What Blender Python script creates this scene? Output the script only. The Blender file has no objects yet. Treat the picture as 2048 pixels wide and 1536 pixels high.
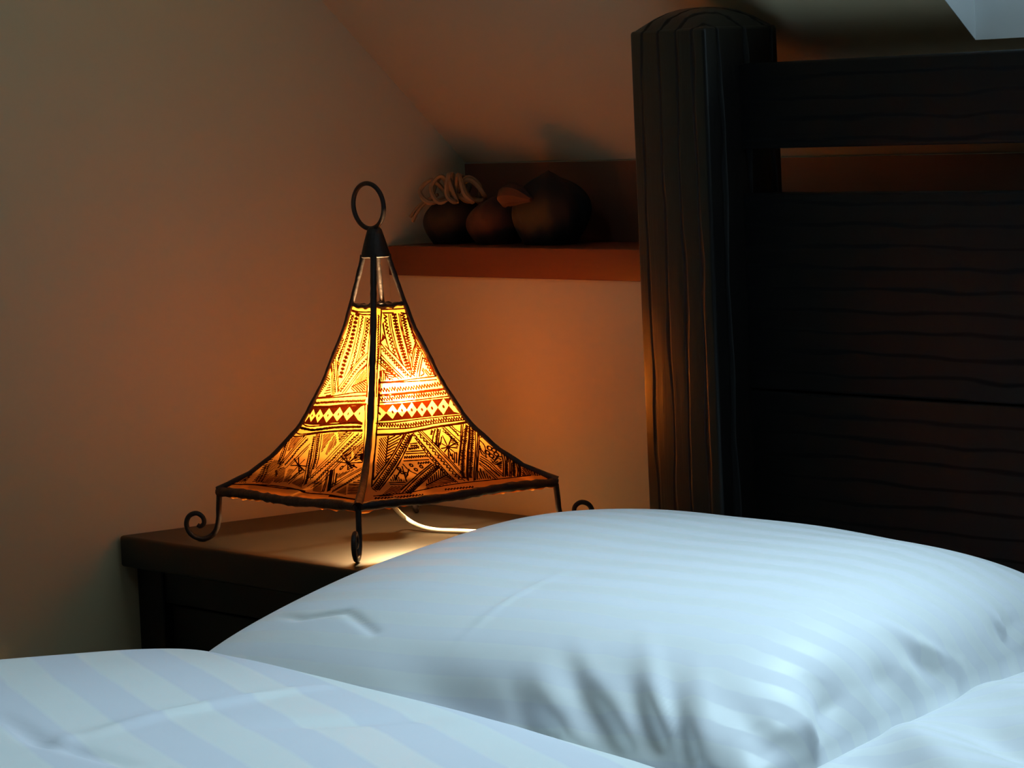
import bpy, math
import numpy as np
from mathutils import Matrix, Vector

scene = bpy.context.scene
COL = scene.collection
scene.view_settings.view_transform = 'Standard'
scene.view_settings.look = 'None'
scene.view_settings.gamma = 1.0
scene.view_settings.use_curve_mapping = False
scene.view_settings.exposure = 0.0

# ------------------------------------------------------------------ camera
CP = (3.601903, -2.098646, 1.111836)
CR = (0.603721, 0.796015, -0.043375)
CU = (-0.040433, 0.084914, 0.995568)
CF = (-0.796170, 0.599291, -0.083450)
cam_data = bpy.data.cameras.new('camera')
cam = bpy.data.objects.new('camera', cam_data)
COL.objects.link(cam)
cam_data.sensor_width = 36.0
cam_data.lens = 6800.0 / 2048.0 * 36.0          # a long zoom from across the room
cam_data.clip_start = 0.05
cam.matrix_world = Matrix((
    (CR[0], CU[0], -CF[0], CP[0]),
    (CR[1], CU[1], -CF[1], CP[1]),
    (CR[2], CU[2], -CF[2], CP[2]),
    (0, 0, 0, 1)))
scene.camera = cam

# ------------------------------------------------------------------ world and daylight
world = bpy.data.worlds.new('world')
scene.world = world
world.use_nodes = True
world.node_tree.nodes['Background'].inputs[0].default_value = (0.45, 0.68, 1.0, 1)
world.node_tree.nodes['Background'].inputs[1].default_value = 0.012

def area(name, loc, aim, sx, sy, power, col):
    d = bpy.data.lights.new(name, 'AREA')
    d.shape = 'RECTANGLE'; d.size = sx; d.size_y = sy; d.energy = power; d.color = col
    o = bpy.data.objects.new(name, d); COL.objects.link(o)
    o.location = loc
    o.rotation_euler = (Vector(aim) - Vector(loc)).to_track_quat('-Z', 'Y').to_euler()
    return o
DAY = (0.58, 0.83, 1.0)
# the roof window in the slope above the head of the bed, out of frame to the right
area('roof_window_daylight', (1.56, 0.11, 1.83), (1.56, -0.89, 0.83), 0.92, 0.86, 15, DAY).data.spread = math.radians(112)
# unseen fill light added to brighten the upper left wall; no window there
area('left_wall_fill', (0.74, -1.12, 2.20), (-0.26, -0.92, 1.85), 0.45, 0.45, 1.0, DAY)
scene.cycles.max_bounces = 8
scene.cycles.transmission_bounces = 6
scene.cycles.sample_clamp_indirect = 4.0

# ------------------------------------------------------------------ helpers
def mesh_obj(name, verts, faces, mats, parent=None, smooth=True, mi=None, uvs=None):
    me = bpy.data.meshes.new(name)
    me.from_pydata([tuple(map(float, v)) for v in verts], [], [tuple(map(int, f)) for f in faces])
    for m in (mats if isinstance(mats, (list, tuple)) else [mats]):
        me.materials.append(m)
    if smooth:
        me.polygons.foreach_set('use_smooth', [True] * len(me.polygons))
    if mi is not None:
        me.polygons.foreach_set('material_index', mi)
    if uvs is not None:
        lay = me.uv_layers.new(name='UVMap')
        idx = np.empty(len(me.loops), dtype=np.int32); me.loops.foreach_get('vertex_index', idx)
        lay.data.foreach_set('uv', np.asarray(uvs, dtype=np.float32)[idx].ravel())
    me.validate(); me.update()
    o = bpy.data.objects.new(name, me)
    COL.objects.link(o)
    if parent is not None:
        o.parent = parent
        o.matrix_parent_inverse = Matrix.Translation(-Vector(parent.location)) if parent.type == 'EMPTY' else Matrix()
    return o

def empty(name, loc, label, cat, group=None):
    o = bpy.data.objects.new(name, None); COL.objects.link(o)
    o.empty_display_size = 0.05
    o.location = loc
    return tag(o, label, cat, group)

def tag(o, label, cat, group=None):
    o['label'] = label; o['category'] = cat
    if group: o['group'] = group
    return o

def structure(o):
    o['kind'] = 'structure'; return o

class MB:
    """collects pieces of one mesh"""
    def __init__(s): s.v = []; s.f = []; s.m = []; s.sm = []
    def add(s, v, f, m=0):
        b = len(s.v); s.v += [tuple(map(float, x)) for x in v]
        s.f += [tuple(int(i) + b for i in q) for q in f]; s.m += [m] * len(f)
    def box(s, x0, x1, y0, y1, z0, z1, bev=0.0, m=0):
        """box with chamfered edges"""
        if bev <= 0:
            v = [(x, y, z) for z in (z0, z1) for y in (y0, y1) for x in (x0, x1)]
            s.add(v, [(0, 2, 3, 1), (4, 5, 7, 6), (0, 1, 5, 4), (2, 6, 7, 3), (0, 4, 6, 2), (1, 3, 7, 5)], m); return
        import bmesh
        bm = bmesh.new(); bmesh.ops.create_cube(bm, size=1)
        for w in bm.verts:
            w.co = Vector(((x0 + x1) / 2 + w.co.x * (x1 - x0), (y0 + y1) / 2 + w.co.y * (y1 - y0), (z0 + z1) / 2 + w.co.z * (z1 - z0)))
        bmesh.ops.bevel(bm, geom=list(bm.edges), offset=bev, segments=3, affect='EDGES', profile=0.5)
        bm.verts.index_update()
        s.add([w.co[:] for w in bm.verts], [[w.index for w in f.verts] for f in bm.faces], m); bm.free()
    def tube(s, pts, rad, n=12, m=0, closed=False, cap=True):
        P = [Vector(p) for p in pts]; N = len(P)
        R = rad if hasattr(rad, '__len__') else [rad] * N
        up = None; rings = []
        for i in range(N):
            a = P[(i - 1) % N] if (closed or i > 0) else P[i]
            b = P[(i + 1) % N] if (closed or i < N - 1) else P[i]
            t = (b - a).normalized()
            if up is None:
                up = t.orthogonal().normalized()
            up = (up - t * up.dot(t)).normalized()
            w = t.cross(up)
            rings.append([P[i] + (up * math.cos(2 * math.pi * k / n) + w * math.sin(2 * math.pi * k / n)) * R[i] for k in range(n)])
        v = [p for r in rings for p in r]; f = []
        for i in range(N if closed else N - 1):
            j = (i + 1) % N
            for k in range(n):
                f.append((i * n + k, i * n + (k + 1) % n, j * n + (k + 1) % n, j * n + k))
        if cap and not closed:
            f.append(tuple(range(n - 1, -1, -1))); f.append(tuple(range((N - 1) * n, N * n)))
        s.add(v, f, m)
    def build(s, name, mats, parent=None, smooth=True):
        o = mesh_obj(name, s.v, s.f, mats, parent, smooth, s.m)
        if smooth:
            try: o.data.set_sharp_from_angle(angle=math.radians(38))
            except Exception: pass
        return o

def catmull(pts, n=8):
    P = [np.array(p, float) for p in pts]
    P = [2 * P[0] - P[1]] + P + [2 * P[-1] - P[-2]]
    out = []
    for i in range(1, len(P) - 2):
        for k in range(n):
            t = k / n
            out.append(0.5 * ((2 * P[i]) + (-P[i - 1] + P[i + 1]) * t + (2 * P[i - 1] - 5 * P[i] + 4 * P[i + 1] - P[i + 2]) * t * t + (-P[i - 1] + 3 * P[i] - 3 * P[i + 1] + P[i + 2]) * t ** 3))
    out.append(P[-2]); return out

def nmat(name):
    m = bpy.data.materials.new(name); m.use_nodes = True
    nt = m.node_tree; b = nt.nodes['Principled BSDF']
    return m, nt, b

def L(nt, a, b): nt.links.new(a, b)

def mix_rgb(nt, fac, a, b):
    n = nt.nodes.new('ShaderNodeMix'); n.data_type = 'RGBA'
    if isinstance(fac, (int, float)): n.inputs[0].default_value = fac
    else: L(nt, fac, n.inputs[0])
    for i, c in ((6, a), (7, b)):
        if isinstance(c, tuple): n.inputs[i].default_value = c + ((1,) if len(c) == 3 else ())
        else: L(nt, c, n.inputs[i])
    return n.outputs[2]

def plaster(name, col, bump=0.06):
    m, nt, b = nmat(name)
    tc = nt.nodes.new('ShaderNodeTexCoord')
    n1 = nt.nodes.new('ShaderNodeTexNoise'); n1.inputs['Scale'].default_value = 3.0; n1.inputs['Detail'].default_value = 4
    L(nt, tc.outputs['Object'], n1.inputs['Vector'])
    c = mix_rgb(nt, n1.outputs['Fac'], tuple(x * 0.94 for x in col), tuple(min(1, x * 1.04) for x in col))
    L(nt, c, b.inputs['Base Color']); b.inputs['Roughness'].default_value = 0.85
    b.inputs['Specular IOR Level'].default_value = 0.2
    n2 = nt.nodes.new('ShaderNodeTexNoise'); n2.inputs['Scale'].default_value = 60; n2.inputs['Detail'].default_value = 3
    L(nt, tc.outputs['Object'], n2.inputs['Vector'])
    bp = nt.nodes.new('ShaderNodeBump'); bp.inputs['Strength'].default_value = bump; bp.inputs['Distance'].default_value = 0.004
    L(nt, n2.outputs['Fac'], bp.inputs['Height']); L(nt, bp.outputs[0], b.inputs['Normal'])
    return m

def wood(name, dark, light, axis, rough=0.42, grooves=0.0, gd=0.3, bump=0.25, gscale=1.0, spec=0.4, coat=0.0):
    """brushed wood: noise stretched along the grain axis, optional deep open grain grooves"""
    m, nt, b = nmat(name)
    tc = nt.nodes.new('ShaderNodeTexCoord')
    mp = nt.nodes.new('ShaderNodeMapping')
    sc = [30.0, 30.0, 30.0]; sc[axis] = 1.2
    mp.inputs['Scale'].default_value = [q * gscale for q in sc]
    L(nt, tc.outputs['Object'], mp.inputs['Vector'])
    n = nt.nodes.new('ShaderNodeTexNoise'); n.inputs['Scale'].default_value = 1.0; n.inputs['Detail'].default_value = 6; n.inputs['Roughness'].default_value = 0.65; n.inputs['Distortion'].default_value = 0.6
    L(nt, mp.outputs[0], n.inputs['Vector'])
    col = mix_rgb(nt, n.outputs['Fac'], dark, light)
    h = n.outputs['Fac']
    if grooves > 0:
        mp2 = nt.nodes.new('ShaderNodeMapping'); s2 = [1.0, 1.0, 1.0]; s2[axis] = 0.16
        mp2.inputs['Scale'].default_value = s2
        if axis == 2: mp2.inputs['Rotation'].default_value = (0, 0, math.radians(40))
        L(nt, tc.outputs['Object'], mp2.inputs['Vector'])
        w = nt.nodes.new('ShaderNodeTexWave'); w.wave_type = 'BANDS'
        w.bands_direction = 'Z' if axis == 0 else 'X'
        w.inputs['Scale'].default_value = 14.0; w.inputs['Distortion'].default_value = 1.6
        w.inputs['Detail'].default_value = 1.0; w.inputs['Detail Scale'].default_value = 4.0
        L(nt, mp2.outputs[0], w.inputs['Vector'])
        r = nt.nodes.new('ShaderNodeMapRange'); r.inputs['From Min'].default_value = 0.0; r.inputs['From Max'].default_value = 0.12
        L(nt, w.outputs['Fac'], r.inputs['Value'])
        ma = nt.nodes.new('ShaderNodeMath'); ma.operation = 'MULTIPLY_ADD'; ma.inputs[1].default_value = grooves
        L(nt, r.outputs[0], ma.inputs[0]); L(nt, n.outputs['Fac'], ma.inputs[2]); h = ma.outputs[0]
        col = mix_rgb(nt, r.outputs[0], tuple(q * gd for q in dark), col)
        rr = nt.nodes.new('ShaderNodeMapRange'); rr.inputs['To Min'].default_value = 0.95; rr.inputs['To Max'].default_value = rough
        L(nt, r.outputs[0], rr.inputs['Value']); L(nt, rr.outputs[0], b.inputs['Roughness'])
    else:
        b.inputs['Roughness'].default_value = rough
    L(nt, col, b.inputs['Base Color'])
    b.inputs['Specular IOR Level'].default_value = spec
    b.inputs['Coat Weight'].default_value = coat; b.inputs['Coat Roughness'].default_value = 0.25
    bp = nt.nodes.new('ShaderNodeBump'); bp.inputs['Strength'].default_value = bump; bp.inputs['Distance'].default_value = 0.002
    L(nt, h, bp.inputs['Height']); L(nt, bp.outputs[0], b.inputs['Normal'])
    return m

def simple(name, col, rough=0.5, metal=0.0, bump=0.0, bscale=80, spec=0.5):
    m, nt, b = nmat(name)
    b.inputs['Roughness'].default_value = rough; b.inputs['Metallic'].default_value = metal
    b.inputs['Specular IOR Level'].default_value = spec
    tc = nt.nodes.new('ShaderNodeTexCoord')
    n = nt.nodes.new('ShaderNodeTexNoise'); n.inputs['Scale'].default_value = bscale; n.inputs['Detail'].default_value = 3
    L(nt, tc.outputs['Object'], n.inputs['Vector'])
    L(nt, mix_rgb(nt, n.outputs['Fac'], tuple(x * 0.8 for x in col), tuple(x * 1.15 for x in col)), b.inputs['Base Color'])
    if bump:
        bp = nt.nodes.new('ShaderNodeBump'); bp.inputs['Strength'].default_value = bump; bp.inputs['Distance'].default_value = 0.002
        L(nt, n.outputs['Fac'], bp.inputs['Height']); L(nt, bp.outputs[0], b.inputs['Normal'])
    return m

def satin(name, period, ang, ca, cb):
    """white bed linen with woven satin stripes; stripes run along UV u, turned by ang"""
    m, nt, b = nmat(name)
    uv = nt.nodes.new('ShaderNodeUVMap'); uv.uv_map = 'UVMap'
    sep = nt.nodes.new('ShaderNodeSeparateXYZ'); L(nt, uv.outputs[0], sep.inputs[0])
    def math_(op, a, bb):
        n = nt.nodes.new('ShaderNodeMath'); n.operation = op
        for i, q in enumerate((a, bb)):
            if isinstance(q, (int, float)): n.inputs[i].default_value = q
            else: L(nt, q, n.inputs[i])
        return n.outputs[0]
    t = math_('ADD', math_('MULTIPLY', sep.outputs[0], math.sin(ang)), math_('MULTIPLY', sep.outputs[1], math.cos(ang)))
    s = math_('SINE', math_('MULTIPLY', t, 2 * math.pi / period), 0.0)
    r = nt.nodes.new('ShaderNodeMapRange'); r.inputs['From Min'].default_value = -0.18; r.inputs['From Max'].default_value = 0.18
    L(nt, s, r.inputs['Value'])
    L(nt, mix_rgb(nt, r.outputs[0], ca, cb), b.inputs['Base Color'])
    rr = nt.nodes.new('ShaderNodeMapRange'); rr.inputs['To Min'].default_value = 0.62; rr.inputs['To Max'].default_value = 0.42
    L(nt, r.outputs[0], rr.inputs['Value']); L(nt, rr.outputs[0], b.inputs['Roughness'])
    b.inputs['Specular IOR Level'].default_value = 0.35
    b.inputs['Sheen Weight'].default_value = 0.15
    n = nt.nodes.new('ShaderNodeTexNoise'); n.inputs['Scale'].default_value = 9.0; n.inputs['Detail'].default_value = 3
    L(nt, uv.outputs[0], n.inputs['Vector'])
    bp = nt.nodes.new('ShaderNodeBump'); bp.inputs['Strength'].default_value = 0.25; bp.inputs['Distance'].default_value = 0.006
    L(nt, n.outputs['Fac'], bp.inputs['Height']); L(nt, bp.outputs[0], b.inputs['Normal'])
    return m

M_WALL = plaster('cream_plaster', (0.79, 0.66, 0.42))
M_SLOPE = plaster('slope_plaster', (0.76, 0.62, 0.40))
M_REVEAL = plaster('reveal_plaster', (0.88, 0.90, 0.90))
M_FLOOR = wood('floor_boards', (0.03, 0.018, 0.01), (0.07, 0.04, 0.02), 1, 0.5)
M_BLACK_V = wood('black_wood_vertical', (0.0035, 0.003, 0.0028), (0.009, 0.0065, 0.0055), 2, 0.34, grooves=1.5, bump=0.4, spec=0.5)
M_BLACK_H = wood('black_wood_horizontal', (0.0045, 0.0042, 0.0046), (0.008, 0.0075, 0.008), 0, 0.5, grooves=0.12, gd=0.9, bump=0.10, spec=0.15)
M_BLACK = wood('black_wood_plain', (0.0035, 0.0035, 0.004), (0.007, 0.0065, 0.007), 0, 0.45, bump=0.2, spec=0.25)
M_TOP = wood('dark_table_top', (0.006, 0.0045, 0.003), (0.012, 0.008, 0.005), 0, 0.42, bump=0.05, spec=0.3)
M_LEDGE = wood('red_brown_wood', (0.085, 0.023, 0.010), (0.18, 0.052, 0.020), 0, 0.5, bump=0.1)
M_BACKB = wood('dark_backboard_wood', (0.10, 0.048, 0.03), (0.16, 0.075, 0.045), 0, 0.6, bump=0.1)
M_IRON = simple('wrought_iron', (0.030, 0.019, 0.017), 0.48, 0.3, 0.5, 160)
M_CORD = simple('white_cord', (0.80, 0.76, 0.66), 0.4)
M_SOCKET = simple('socket_plastic', (0.10, 0.09, 0.08), 0.5)
M_PILLOW = satin('striped_satin_pillow', 0.040, 0.0, (0.75, 0.765, 0.79), (0.795, 0.815, 0.805))
M_DUVET = satin('striped_satin_duvet', 0.092, math.radians(11), (0.63, 0.645, 0.69), (0.74, 0.77, 0.755))
M_SHEET = simple('white_sheet', (0.80, 0.81, 0.83), 0.7, 0, 0.1, 40)

# ------------------------------------------------------------------ room shell
YK = 0.425        # knee wall below the ledge
YB = 0.555        # back of the recess over the ledge
ZL = 0.930        # ledge surface
def slope_z(y): return 1.586 - y
XW = -0.004
# gable wall on the left
pts = [(XW, -4.2, 0), (XW, YB + .04, 0), (XW, YB + .04, slope_z(YB + .04)), (XW, -1.0, slope_z(-1.0)), (XW, -4.2, 2.586)]
v = pts + [(p[0] - .12, p[1], p[2]) for p in pts]; n = len(pts)
f = [tuple(range(n)), tuple(range(2 * n - 1, n - 1, -1))] + [(i, i + n, (i + 1) % n + n, (i + 1) % n) for i in range(n)]
structure(mesh_obj('wall_left', v, f, M_WALL, smooth=False))
b = MB(); b.box(XW, 4.6, YK, YK + .12, 0, ZL - .038); structure(b.build('wall_back', M_WALL, smooth=False))
b = MB(); b.box(XW - .12, 4.6, -4.2, YB + .1, -.08, 0); structure(b.build('floor', M_FLOOR, smooth=False))
# roof slope with the dormer opening cut out at x > 1.064
X_D = 1.063; Y_D = 0.434
b = MB()
def slab(x0, x1, y0, y1, t=.06):
    z0, z1 = slope_z(y0), slope_z(y1); d = t / math.sqrt(2)
    v = [(x0, y0, z0), (x1, y0, z0), (x1, y1, z1), (x0, y1, z1), (x0, y0 + d, z0 + d), (x1, y0 + d, z0 + d), (x1, y1 + d, z1 + d), (x0, y1 + d, z1 + d)]
    b.add(v, [(0, 3, 2, 1), (4, 5, 6, 7), (0, 1, 5, 4), (1, 2, 6, 5), (2, 3, 7, 6), (3, 0, 4, 7)])
DK = 0.33; X_E = 2.04; Y_U = -0.20      # depth, right end and upper end of the roof-window recess
slab(XW, X_D, -1.0, YB)
slab(X_D, X_E, Y_D, YB)
slab(X_D, X_E, -1.0, Y_U)
slab(X_E, 4.6, -1.0, YB)
b.box(XW, 4.6, -4.2, -1.0, 2.586, 2.65)
structure(b.build('ceiling', M_SLOPE, smooth=False))
# the four reveals of the roof-window recess and its frame
b = MB()
for x, s in ((X_D, -1), (X_E, 1)):
    q = [(Y_D, slope_z(Y_D)), (Y_D, slope_z(Y_D) + DK), (Y_U, slope_z(Y_U) + DK), (Y_U, slope_z(Y_U))]
    v = [(x - s * .001, y, z) for y, z in q] + [(x + s * .04, y, z + (.002 if i in (0, 3) else 0)) for i, (y, z) in enumerate(q)]
    b.add(v, [(0, 1, 2, 3), (7, 6, 5, 4)] + [(i, i + 4, (i + 1) % 4 + 4, (i + 1) % 4) for i in range(4)])
b.box(X_D, X_E, Y_D, Y_D + .04, slope_z(Y_D), slope_z(Y_D) + DK)
b.box(X_D, X_E, Y_U - .04, Y_U, slope_z(Y_U), slope_z(Y_U) + DK)
structure(b.build('trim_1', M_REVEAL, smooth=False))
b = MB()
def bar(x0, x1, y0, y1):
    v = []
    for dz in (-.05, 0):
        for y in (y0, y1):
            for x in (x0, x1): v.append((x, y, slope_z(y) + DK + dz))
    b.add(v, [(0, 2, 3, 1), (4, 5, 7, 6), (0, 1, 5, 4), (2, 6, 7, 3), (0, 4, 6, 2), (1, 3, 7, 5)])
bar(X_D, X_D + .05, Y_U, Y_D); bar(X_E - .05, X_E, Y_U, Y_D); bar(X_D + .05, X_E - .05, Y_D - .05, Y_D); bar(X_D + .05, X_E - .05, Y_U, Y_U + .05); bar(1.53, 1.57, Y_U + .05, Y_D - .05)
win = structure(b.build('window_1', M_REVEAL, smooth=False))
mp_ = bpy.data.materials.new('sky_lit_glass'); mp_.use_nodes = True; nt = mp_.node_tree; nt.nodes.clear()
e_ = nt.nodes.new('ShaderNodeEmission'); e_.inputs[0].default_value = DAY + (1,); e_.inputs[1].default_value = 0.9
t_ = nt.nodes.new('ShaderNodeBsdfTransparent'); a_ = nt.nodes.new('ShaderNodeAddShader'); o_ = nt.nodes.new('ShaderNodeOutputMaterial')
L(nt, e_.outputs[0], a_.inputs[0]); L(nt, t_.outputs[0], a_.inputs[1]); L(nt, a_.outputs[0], o_.inputs['Surface'])
mesh_obj('pane', [(X_D + .05, Y_D - .05, slope_z(Y_D - .05) + DK - .02), (X_E - .05, Y_D - .05, slope_z(Y_D - .05) + DK - .02), (X_E - .05, Y_U + .05, slope_z(Y_U + .05) + DK - .02), (X_D + .05, Y_U + .05, slope_z(Y_U + .05) + DK - .02)], [(0, 1, 2, 3)], mp_, win, smooth=False)
b = MB(); b.box(XW, 4.6, YB, YB + .05, 0, slope_z(YB) - .0005); structure(b.build('wall_recess', M_WALL, smooth=False))

# ------------------------------------------------------------------ ledge and its backboard
led = empty('ledge', (0, YK, ZL), 'red-brown wooden ledge running along the back wall under the sloped ceiling', 'ledge')
b = MB(); b.box(0, 4.5, YK - .004, YB - .005, ZL - .038, ZL, .0015); b.build('shelf_board', M_LEDGE, led)
b = MB(); b.box(0, 4.5, YB - .0045, YB - .0005, ZL + .0005, slope_z(YB) - .001); bb = b.build('backboard', M_BACKB, led)
bb['label'] = 'darker upright board at the back of the ledge'

# ------------------------------------------------------------------ nightstand
ns = empty('nightstand', (0.31, 0.2, 0), 'black wooden nightstand with a thick top in the corner beside the bed', 'nightstand')
NX = 0.640; TZ = 0.600
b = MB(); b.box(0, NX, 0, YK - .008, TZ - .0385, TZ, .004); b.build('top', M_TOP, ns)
ns.children[0]['label'] = 'thick overhanging table top'
for x0, x1, y0, y1 in ((.004, .062, .020, .078), (NX - .07, NX - .012, .020, .078), (.004, .062, .35, .41), (NX - .07, NX - .012, .35, .41)):
    b = MB(); b.box(x0, x1, y0, y1, 0, TZ - .039, .0025); b.build('leg', M_BLACK, ns)
b = MB(); b.box(.063, NX - .071, .024, .044, .520, TZ - .0395, .001); b.build('apron', M_BLACK, ns)
b = MB(); b.box(.063, NX - .071, .022, .040, .08, .11, .001); b.build('bottom_rail', M_BLACK, ns)
b = MB(); b.box(.066, NX - .074, .030, .048, .33, .517, .003); d = b.build('drawer', M_BLACK, ns)
b = MB(); b.tube([(.32, .030, .425), (.32, .018, .425), (.32, .012, .425), (.32, .006, .425)], [.006, .006, .013, .009], 16); b.build('knob', M_IRON, d)
b = MB(); b.box(.066, NX - .074, .030, .048, .114, .326, .003); d2 = b.build('door', M_BLACK, ns)
b = MB(); b.tube([(.52, .030, .25), (.52, .018, .25), (.52, .012, .25), (.52, .006, .25)], [.006, .006, .013, .009], 16); b.build('knob', M_IRON, d2)
for x0, x1 in ((.010, .022), (NX - .030, NX - .018)):
    b = MB(); b.box(x0, x1, .079, .349, .08, TZ - .0395, .001); b.build('side_panel', M_BLACK, ns)

# ------------------------------------------------------------------ bed
bed = empty('bed', (1.5, -0.8, 0), 'black wooden bed with a slatted headboard and thick square posts', 'bed')
def post(x0, x1, y0, y1, ztop, zc):
    b = MB(); b.box(x0, x1, y0, y1, 0, ztop, .004)
    # low rounded cap: rows of a cushion shape
    n = 12; v = []; f = []
    for j in range(n + 1):
        for i in range(n + 1):
            a, c = 2 * i / n - 1, 2 * j / n - 1
            h = (1 - abs(a) ** 2.6) ** .62 * (1 - abs(c) ** 2.6) ** .62
            v.append(((x0 + x1) / 2 + a * ((x1 - x0) / 2 - .001), (y0 + y1) / 2 + c * ((y1 - y0) / 2 - .001), ztop - .003 + zc * h))
    for j in range(n):
        for i in range(n):
            k = j * (n + 1) + i; f.append((k, k + 1, k + n + 2, k + n + 1))
    b.add(v, f)
    return b
BXL, BXR = 0.684, 2.330
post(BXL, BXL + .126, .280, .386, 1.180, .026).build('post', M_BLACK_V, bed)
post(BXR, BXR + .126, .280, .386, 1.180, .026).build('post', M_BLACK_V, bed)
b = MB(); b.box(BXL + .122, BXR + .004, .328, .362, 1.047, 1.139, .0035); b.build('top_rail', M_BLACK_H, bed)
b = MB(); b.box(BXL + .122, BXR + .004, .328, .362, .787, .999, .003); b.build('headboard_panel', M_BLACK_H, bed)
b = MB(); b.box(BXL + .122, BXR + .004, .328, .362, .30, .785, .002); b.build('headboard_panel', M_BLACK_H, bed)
for x0 in (BXL + .03, BXR + .03):
    b = MB(); b.box(x0, x0 + .035, -1.86, .279, .20, .36, .003); b.build('side_rail', M_BLACK, bed)
b = MB(); b.box(BXL + .126, BXR, -1.90, -1.866, .20, .40, .003); b.build('foot_rail', M_BLACK_H, bed)
for x0 in (BXL, BXR):
    b = MB(); b.box(x0 + .02, x0 + .106, -1.945, -1.861, 0, .46, .004); b.build('leg', M_BLACK_V, bed)
b = MB(); b.box(BXL + .066, BXR + .029, -1.86, .27, .22, .25, .0); b.build('slat_base', M_BLACK, bed)
def rbox(x0, x1, y0, y1, z0, z1, r, name, mat, **k):
    b = MB(); b.box(x0, x1, y0, y1, z0, z1, r); return b.build(name, mat, **k)
mt = rbox(.752, 2.355, -1.855, .322, .252, .470, .03, 'mattress', M_SHEET)
tag(mt, 'thick white mattress lying on the black bed under pillows and duvet', 'mattress')

# ------------------------------------------------------------------ pillows
FOLDS=[
 ([[1.548, -0.089, 0.615], [1.553, -0.114, 0.625], [1.553, -0.147, 0.644], [1.539, -0.173, 0.663], [1.517, -0.186, 0.675]], 0.009,0.012,-1),
 ([[1.62, -0.324, 0.594], [1.616, -0.325, 0.605], [1.603, -0.318, 0.624], [1.574, -0.296, 0.648]], 0.007,0.01,-1),
 ([[1.62, -0.324, 0.594], [1.617, -0.355, 0.609], [1.598, -0.37, 0.621]], 0.005,0.014,-1),
 ([[1.62, -0.324, 0.594], [1.612, -0.335, 0.615], [1.591, -0.331, 0.634], [1.554, -0.32, 0.653]], 0.004,0.014,-1),
 ([[1.382, -0.3, 0.671], [1.469, -0.364, 0.647], [1.524, -0.401, 0.616], [1.559, -0.417, 0.585], [1.567, -0.419, 0.576]], 0.009,0.014,1),
 ([[1.332, -0.334, 0.658], [1.411, -0.382, 0.635], [1.475, -0.409, 0.61], [1.508, -0.417, 0.592], [1.532, -0.421, 0.576]], 0.008,0.015,1),
 ([[1.307, -0.364, 0.642], [1.368, -0.397, 0.622], [1.423, -0.419, 0.595], [1.451, -0.423, 0.583]], 0.005,0.015,1),
 ([[1.479, -0.326, 0.663], [1.55, -0.381, 0.63], [1.584, -0.407, 0.598], [1.597, -0.417, 0.574]], 0.007,0.016,1),
 ([[1.204, -0.373, 0.632], [1.197, -0.335, 0.651], [1.186, -0.292, 0.665], [1.173, -0.22, 0.681]], 0.0018,0.004,0),
 ([[1.571, -0.183, 0.63], [1.572, -0.173, 0.622], [1.571, -0.16, 0.611]], 0.004,0.012,0),
 ([[1.615, -0.304, 0.598], [1.607, -0.289, 0.611], [1.59, -0.269, 0.633], [1.565, -0.26, 0.654]],-0.013,0.026,-1),
 ([[1.552, -0.102, 0.615], [1.561, -0.14, 0.624], [1.564, -0.183, 0.642]],-0.013,0.022,-1),
 ([[1.581, -0.226, 0.633], [1.584, -0.211, 0.62], [1.585, -0.203, 0.608]],-0.007,0.024,0),
 ([[1.408, -0.348, 0.655], [1.479, -0.392, 0.627], [1.518, -0.409, 0.606], [1.543, -0.415, 0.592], [1.559, -0.419, 0.576]],-0.012,0.015,1),
 ([[1.488, -0.36, 0.648], [1.547, -0.402, 0.612], [1.573, -0.413, 0.59], [1.582, -0.418, 0.575]],-0.01,0.012,1),
 ([[1.31, -0.342, 0.653], [1.414, -0.395, 0.625], [1.464, -0.412, 0.605], [1.501, -0.42, 0.585]],-0.011,0.017,1),
 ([[1.282, -0.378, 0.633], [1.356, -0.414, 0.604], [1.389, -0.423, 0.587], [1.405, -0.425, 0.581]],-0.01,0.018,1),
 ([[1.514, 0.005, 0.619], [1.515, 0.002, 0.618], [1.298, 0.204, 0.588]],-0.013,0.024,-1),
 ([[1.078, -0.362, 0.632], [1.186, -0.4, 0.611], [1.267, -0.421, 0.59], [1.296, -0.428, 0.574]],-0.009,0.04,1),
 ([[1.552, -0.357, 0.642], [1.603, -0.375, 0.616], [1.622, -0.376, 0.601]],-0.005,0.02,1),
 ([[0.838, -0.315, 0.623], [0.905, -0.334, 0.628], [0.974, -0.328, 0.64], [1.066, -0.359, 0.633]],-0.0035,0.0045,0),
]

def fold_disp(P, folds):
    D = np.zeros(len(P))
    for pts, amp, w, *md in folds:
        md = md[0] if md else 0
        Q = np.array(pts); best = np.full(len(P), 1e9); tt = np.zeros(len(P)); n = len(Q) - 1
        for i in range(n):
            a, c = Q[i], Q[i + 1]; ab = c - a
            t = np.clip(((P - a) @ ab) / (ab @ ab), 0, 1)
            d = np.linalg.norm(P - (a + t[:, None] * ab), axis=1)
            m = d < best; best[m] = d[m]; tt[m] = (i + t[m]) / n
        if md == 1: k = np.clip(tt / .7, 0, 1); prof = k * k * (3 - 2 * k); ww = w * (.55 + .6 * tt)
        elif md == -1: k = np.clip((1 - tt) / .8, 0, 1); prof = k * k * (3 - 2 * k); ww = w * (.45 + .9 * tt)
        else: prof = 0.12 + 0.88 * np.sin(np.pi * np.clip(tt * .80 + .04, 0, 1)); ww = w
        D += amp * np.exp(-(best / ww) ** 2) * prof
    return D

def smooth_noise(x, y, seed, scale):
    rng = np.random.RandomState(seed); s = np.zeros_like(x)
    for k in range(9):
        a = rng.uniform(0, 2 * np.pi); fr = scale * rng.uniform(.6, 1.7); ph = rng.uniform(0, 6.28)
        s += np.sin((x * np.cos(a) + y * np.sin(a)) * fr + ph)
    return s / 9

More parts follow.
